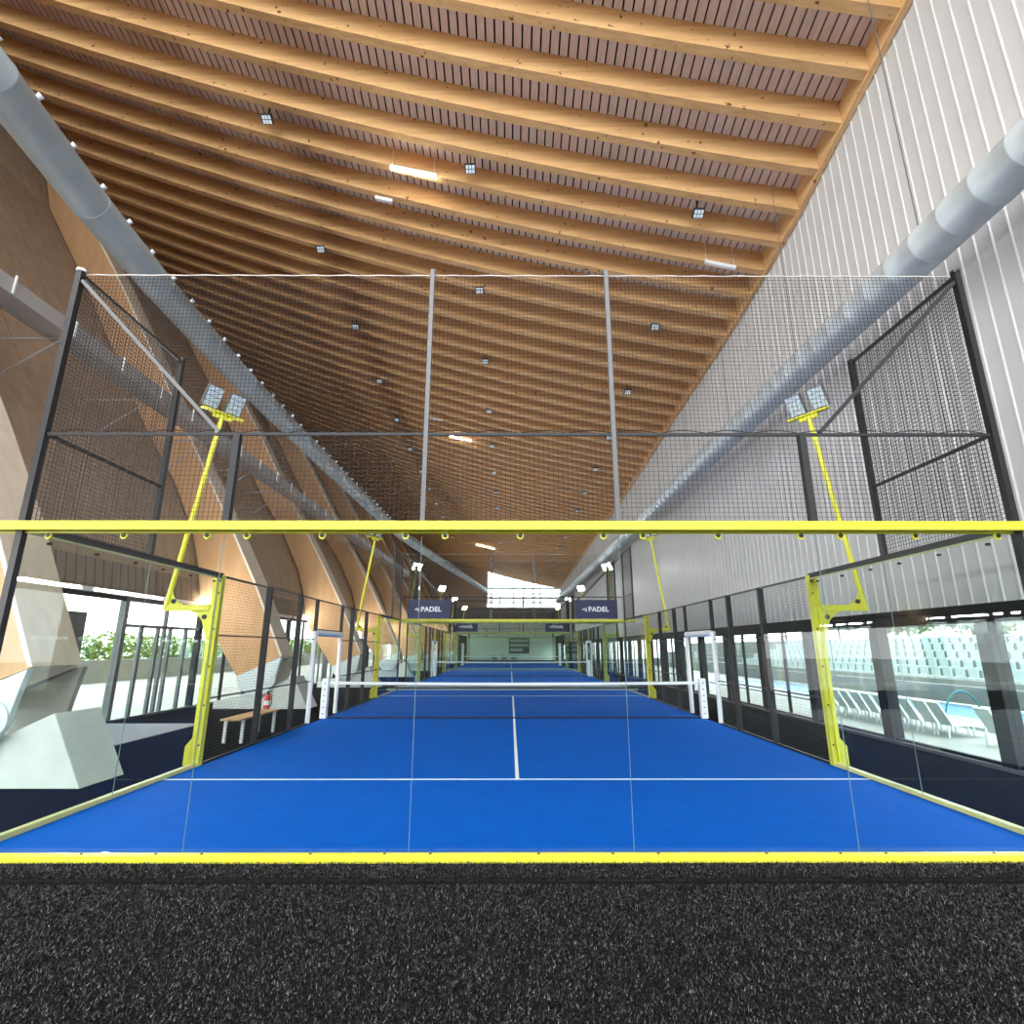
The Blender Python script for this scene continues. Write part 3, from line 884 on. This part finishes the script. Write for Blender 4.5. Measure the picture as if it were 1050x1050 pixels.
def tube_light(loc, length, lit, label):
    t = empty('linear_light', loc, label, 'ceiling light', 'hanging linear lights')
    d = Vector((1, 0, -0.24)).normalized()
    m = MB(); m.bar(-d * length / 2, d * length / 2, 0.10, 0.05); m.build('housing', M['white'], t)
    m = MB(); m.bar(-d * length / 2 * 0.98 + Vector((0, 0, -0.05)), d * length / 2 * 0.98 + Vector((0, 0, -0.05)), 0.10, 0.06)
    m.build('diffuser', M['tube_lit'] if lit else M['white'], t)
    for s_ in (-1, 1):
        m = MB(); p = d * (s_ * length * 0.45); m.bar(p, p + Vector((0, 0, 0.65)), 0.012); m.build('suspension_wire', M['white'], t)
for (x_, y_, ln, lit, lab) in ((-2.85, 7.25, 1.35, True, 'large glowing linear light hanging between the nearer roof beams'),
                               (-3.95, 8.45, 0.55, False, 'short unlit white linear light just below the large glowing one'),
                               (6.0, 8.3, 0.9, False, 'unlit white linear light hanging near the white ribbed wall'),
                               (-3.1, 25.5, 1.35, True, 'small glowing linear light above the middle of the netting'),
                               (-4.3, 23.6, 0.7, False, 'unlit linear light beside the small glowing one'),
                               (-3.0, 58.0, 2.2, True, 'tiny glowing linear light near the far gable window')):
    tube_light((x_, y_, roof(x_, y_) - 0.05), ln, lit, lab)

# strip lights under the head board of the left windows
k = 0
for y_ in np.arange(-10.5, 78, 3.1):
    t = empty('strip_light', (-9.965, y_ + 1.4, 3.14), None, 'strip light', 'strip lights over the left windows')
    lab = 'white strip light over the left windows, number %d from the near end' % (k + 1); t['label'] = lab; k += 1
    m = MB(); m.box(-0.10, -0.02, -1.4, 1.4, -0.05, 0.05); m.build('housing', M['white'], t)
    STRIPS.append((-9.975, y_ + 1.4, 3.14))
# ------------------------------------------------------------------ left aisle
m = MB(); m.box(-9.95, -7.62, 5.9, 9.0, -0.011, 0.004)
tag(m.build('entrance_mat', M['mat']), 'grey entrance mat before the left glass doors', 'mat')
def bench(loc, label):
    t = empty('bench', loc, label, 'bench', 'wooden benches')
    m = MB()
    for k in range(3): m.box(-0.2 + 0.135 * k, -0.075 + 0.135 * k, -0.95, 0.95, 0.42, 0.45)
    m.build('seat', M['bench_wood'], t)
    for y_ in (-0.75, 0.75):
        for x_ in (-0.17, 0.17):
            l = MB(); l.box(x_ - 0.025, x_ + 0.025, y_ - 0.025, y_ + 0.025, -0.012, 0.42); l.build('leg', M['white'], t)
bench((-5.55, 6.95, 0), 'pale wooden bench with white legs behind the mesh fence')
t = empty('fire_extinguisher', (-7.12, 11.45, 0), 'red fire extinguisher standing before a concrete block', 'fire extinguisher')
m = MB(); m.tube([(0, 0, 0.0), (0, 0, 0.03), (0, 0, 0.42), (0, 0, 0.48), (0, 0, 0.5)], [0.085, 0.09, 0.09, 0.06, 0.03], 18); m.build('cylinder', M['red'], t, smooth=True)
m = MB(); m.tube([(0, 0, 0.49), (0, 0, 0.55)], 0.03, 10); m.box(-0.02, 0.12, -0.015, 0.015, 0.55, 0.575); m.build('valve', M['black'], t)
m = MB(); m.tube([(0.03, 0, 0.52), (0.12, 0, 0.48), (0.13, 0, 0.3), (0.11, 0, 0.16)], 0.014, 8); m.build('hose', M['black'], t)
m = MB(); m.tube([(0, 0, 0.2), (0, 0, 0.32)], 0.092, 18); m.build('paper_sticker', M['white'], t)

# far end furniture
t = empty('notice_board', (1.2, YF - 0.04, 2.1), 'dark board with three pale rows on the far end wall', 'board')
m = MB(); m.box(-1.5, 1.5, 0, 0.03, -1.2, 1.2); m.build('panel', M['board'], t)
for z_ in (0.65, 0.0, -0.65):
    m = MB(); m.box(-1.35, 1.35 if z_ > -0.5 else 0.5, -0.01, 0, z_ - 0.2, z_ + 0.2); m.build('row', M['board_row'], t)
def lounge_chair(loc, label):
    t = empty('tub_chair', loc, label, 'chair', 'tub chairs at the far end')
    m = MB(); m.tube([(0, 0, 0.3), (0, 0, 0.44)], 0.36, 20); m.build('seat', M['dark_grey'], t)
    m = MB()
    pts = [(0.42 * math.cos(a), 0.42 * math.sin(a)) for a in np.linspace(-0.3, math.pi + 0.3, 15)]
    m.sweep([(0, 0.28), (0.05, 0.28), (0.05, 0.85), (0, 0.85)], pts, lambda st, p: (st[0] * (1 + p[0]), st[1] * (1 + p[0]), p[1])); m.build('backrest', M['shoe'], t)
    for a in range(4):
        l = MB(); l.bar((0.25 * math.cos(a * 1.57 + .78), 0.25 * math.sin(a * 1.57 + .78), -0.012), (0.2 * math.cos(a * 1.57 + .78), 0.2 * math.sin(a * 1.57 + .78), 0.3), 0.03); l.build('leg', M['black'], t)
for i, x_ in enumerate((-2.2, -0.9, 0.4)):
    lounge_chair((x_, 72, 0), 'pale tub chair before the far end wall, %s from the timber side' % ORD[i])

# ------------------------------------------------------------------ outside, right: pool terrace
m = MB(); m.box(XR + .3, 60, -20, 90, -0.35, -0.02)
tag(m.build('pool_deck', M['deck']), 'pale paved terrace around the outdoor pool', 'terrace', None, 'structure')
t = empty('swimming_pool', (12.4, 14, 0), 'outdoor swimming pool with blue water and white edge', 'swimming pool')
m = MB(); m.box(-1.6, 1.8, -9, 12, -0.02, -0.005); m.build('water', M['water'], t)
m = MB()
m.box(-1.85, -1.6, -9.25, 12.25, -0.02, 0.05); m.box(1.8, 2.05, -9.25, 12.25, -0.02, 0.05); m.box(-1.6, 1.8, -9.25, -9, -0.02, 0.05); m.box(-1.6, 1.8, 12, 12.25, -0.02, 0.05)
m.build('coping', M['lane'], t)
for x_ in (-0.9, -0.6):
    m = MB(); m.tube([(x_, -9, 0.0), (x_, 12, 0.0)], 0.04, 8); m.build('lane_rope', M['lane'], t)
m = MB(); pts = [(-1.7 + 0.0, -4.9, 0.0)] + [(-1.7 + 0.8 * (1 - math.cos(a)) * .6, -4.9, 0.75 * math.sin(a)) for a in np.linspace(0.3, 2.8, 10)]
m.tube(pts, 0.022, 8); m.build('handrail', plain('teal_rail', (0.01, 0.12, 0.15, 1)), t, smooth=True)
def lounger():
    t = empty('sun_lounger')
    m = MB(); m.bar((-0.45, 0, 0.30), (0.55, 0, 0.32), 0.56, 0.04, up=(0, 0, 1)); m.build('seat', M['lounger'], t)
    m = MB(); m.bar((-0.45, 0, 0.30), (-0.78, 0, 0.92), 0.56, 0.05, up=(1, 0, 0)); m.build('backrest', M['lounger'], t)
    for x_ in (-0.6, 0.45):
        for y_ in (-0.25, 0.25):
            l = MB(); l.box(x_ - 0.02, x_ + 0.02, y_ - 0.02, y_ + 0.02, -0.02, 0.3); l.build('leg', M['lounger'], t)
    return t
l0 = lounger()
for k in range(12):
    o = l0 if k == 0 else copy_tree(l0)
    o.scale = (0.72, 0.68, 0.74)
    o.location = (9.5, 5.75 if k == 0 else 6.55 + 0.47 * k, -0.005)
    o.rotation_euler = (0, 0, random.uniform(-.06, .06))
    tag(o, 'pale grey sun lounger facing the pool, %s in the row from the near end' % ORD[k], 'sun lounger', 'sun loungers by the pool')
t = empty('grandstand', (15, 14, 0), 'grey concrete grandstand steps beyond the pool', 'grandstand')
for k in range(7):
    m = MB(); x_ = 0.2 + 0.85 * k; m.box(x_, 7.5, -14, 46, -0.02 + (0 if k == 0 else 0.35 + 0.32 * (k - 1)), 0.35 + 0.32 * k)
    m.build('step', M['stand'], t)
m = MB(); m.box(0.0, 0.2, -14, 46, -0.02, 0.55); m.build('front_wall', M['stand'], t)
se = MB(); se.box(-0.18, 0.2, -0.2, 0.2, 0.0, 0.06); se.box(0.16, 0.22, -0.2, 0.2, 0.06, 0.38)
s0 = se.build('stadium_seat', M['seat']); k = 0
for r_ in range(1, 6):
    for c_ in range(46):
        o = s0 if k == 0 else s0.copy()
        if k: COL.objects.link(o)
        k += 1
        o.location = (15.2 + 0.85 * r_ + 0.45, 8.0 + 0.62 * c_, 0.362 + 0.32 * r_)
        tag(o, 'small pale seat in the grandstand rows beyond the pool', 'seat', 'grandstand seats')
t = empty('white_canopy', (22, 17, 0), 'low white canopy roof behind the grandstand', 'canopy')
m = MB(); m.prism([(-9, 3.0), (9, 3.0), (9, 3.4), (6, 3.9), (-1, 4.1), (-7, 3.8), (-9, 3.4)], 'X', 1.2, 4.2); m.build('roof', M['canvas'], t)
for y_ in (-8.5, -3, 3, 8.5):
    m = MB(); m.box(1.4, 1.5, y_ - 0.05, y_ + 0.05, -0.02, 3.02); m.build('post', M['white'], t)

def foliage(name, blobs, n, size, mat, seed, parent=None):
    rng = random.Random(seed); m = MB()
    for _ in range(n):
        c, r = rng.choice(blobs)
        while True:
            p = Vector((rng.uniform(-1, 1), rng.uniform(-1, 1), rng.uniform(-1, 1)))
            if 0.35 < p.length < 1: break
        p = Vector(c) + Vector((p.x * r[0], p.y * r[1], p.z * r[2]))
        a = Vector((rng.uniform(-1, 1), rng.uniform(-1, 1), rng.uniform(-.6, 1))).normalized() * size * rng.uniform(.6, 1.3)
        b = a.cross(Vector((rng.uniform(-1, 1), rng.uniform(-1, 1), rng.uniform(-1, 1)))).normalized() * size * 0.45
        i = len(m.v); m.v += [tuple(p - a * .5), tuple(p + b * .5), tuple(p + a * .5), tuple(p - b * .5)]
        m.f.append((i, i + 1, i + 2, i + 3)); m.mi.append(0)
    return m.build(name, mat, parent, recalc=False)
def tree(loc, h, r, label, seed, mat='leaf_dark'):
    t = empty('leafy_tree', loc, label, 'tree', 'trees outside')
    m = MB(); m.tube([(0, 0, -0.3), (0.05, 0, h * .4), (0, 0.1, h * .7)], [0.16, 0.12, 0.06], 8); m.build('trunk', M['bark'], t)
    rng = random.Random(seed)
    bl = [((rng.uniform(-r, r) * .5, rng.uniform(-r, r) * .5, h * rng.uniform(.55, .85)), (r * .65, r * .65, r * .55)) for _ in range(7)]
    foliage('crown', bl, 3600, 0.5, M[mat], seed, t)
for i, (y_, h_) in enumerate(((9, 5.5), (14, 6.5), (19, 5.5), (25, 6.5), (31, 6), (37, 6.5), (46, 7), (56, 7.5))):
    tree((29.6, y_, -0.02), h_ + 0.6, 2.3, 'dark leafy tree behind the grandstand, %s from the near end' % ORD[i], 30 + i)

# ------------------------------------------------------------------ outside, left: forecourt, parapet, hedge, building
m = MB(); m.box(-60, -10.3, -20, 90, -0.35, -0.02)
tag(m.build('forecourt', M['pave']), 'pale paved forecourt outside the left windows', 'paving', None, 'structure')
m = MB(); m.box(-22.3, -22.0, -20, 90, -0.02, 1.05); m.box(-22.4, -21.9, -20, 90, 1.05, 1.15)
tag(m.build('parapet_wall', plain('parapet_concrete', (0.32, 0.34, 0.33, 1), rough=0.85, noise=0.06, nscale=1.0)), 'low grey concrete parapet across the forecourt', 'parapet')
bl = [((-23.2, y_, 1.3), (0.6, 1.6, 1.45)) for y_ in np.arange(4, 80, 1.8)]
h = foliage('hedge', bl, 26000, 0.34, M['leaf'], 3)
tag(h, 'bright green hedge behind the concrete parapet', 'hedge')
def building(loc, w, d, h, label, floors):
    t = empty('apartment_building', loc, label, 'building', 'buildings outside')
    m = MB(); m.box(-d, 0, -w / 2, w / 2, -0.02, h); m.build('walls', M['render'], t)
    for f_ in range(floors):
        z0 = 1.0 + f_ * 3.0
        for k in range(int(w / 3)):
            y_ = -w / 2 + 1.5 + 3 * k
            m = MB(); m.box(-0.01, 0.03, y_ - 0.7, y_ + 0.7, z0, z0 + 1.7); m.build('window', M['pane_dark'], t)
        m = MB(); m.box(0, 1.0, -w / 2, w / 2, z0 - 0.45, z0 - 0.3)
        for k in range(int(w / 0.25)): m.box(0.96, 0.99, -w / 2 + 0.25 * k, -w / 2 + 0.25 * k + 0.03, z0 - 0.3, z0 + 0.6)
        m.box(0.95, 1.0, -w / 2, w / 2, z0 + 0.6, z0 + 0.66)
        m.build('balcony', M['white'], t)
building((-48, 22, 0), 24, 10, 7.6, 'white apartment block with balconies beyond the hedge', 2)
# unseen pale ground, added to bounce sky light up through the near opening
m = MB(); m.box(-60, 60, -90, YN - .3, -0.35, -0.02)
tag(m.build('bounce_ground', M['pave']), 'unseen pale ground behind the hall, added to bounce sky light', 'paving', None, 'structure')

# ------------------------------------------------------------------ light
def area(name, loc, rot, sx, sy, power, col=(1, 1, 1)):
    l = bpy.data.lights.new(name, 'AREA'); l.shape = 'RECTANGLE'; l.size = sx; l.size_y = sy; l.energy = power; l.color = col
    o = bpy.data.objects.new(name, l); COL.objects.link(o); o.location = loc; o.rotation_euler = rot
    return o
w = bpy.data.worlds.new('sky'); scene.world = w; w.use_nodes = True
nt = w.node_tree; bg = nt.nodes['Background']
bg.inputs['Color'].default_value = (0.93, 0.97, 1.0, 1)
bg.inputs['Strength'].default_value = 3.2
for p in STRIPS:
    area('strip_lamp', p, (0, math.radians(-100), 0), 0.09, 2.7, 48, (1.0, 0.97, 0.93))
# ------------------------------------------------------------------ camera
cam = bpy.data.cameras.new('camera'); co = bpy.data.objects.new('camera', cam); COL.objects.link(co)
F = 569.24
cam.sensor_width = 36.0; cam.sensor_fit = 'HORIZONTAL'; cam.lens = 36.0 * F / 1050.0
cam.shift_x = 0.0; cam.shift_y = -(525 - 514.1) / 1050.0
co.location = (-0.101, -5.544, 1.805)
co.rotation_euler = (math.radians(90) + 0.2571, 0, -0.003)
cam.clip_start = 0.05; cam.clip_end = 400
scene.camera = co

scene.view_settings.view_transform = 'Standard'
scene.view_settings.look = 'None'
scene.view_settings.gamma = 1.0
scene.view_settings.use_curve_mapping = False
scene.view_settings.exposure = 1.5
c = scene.cycles
c.use_denoising = True
c.max_bounces = 10; c.diffuse_bounces = 6; c.glossy_bounces = 4; c.transmission_bounces = 4
c.transparent_max_bounces = 48
c.sample_clamp_indirect = 8.0
c.caustics_reflective = False; c.caustics_refractive = False
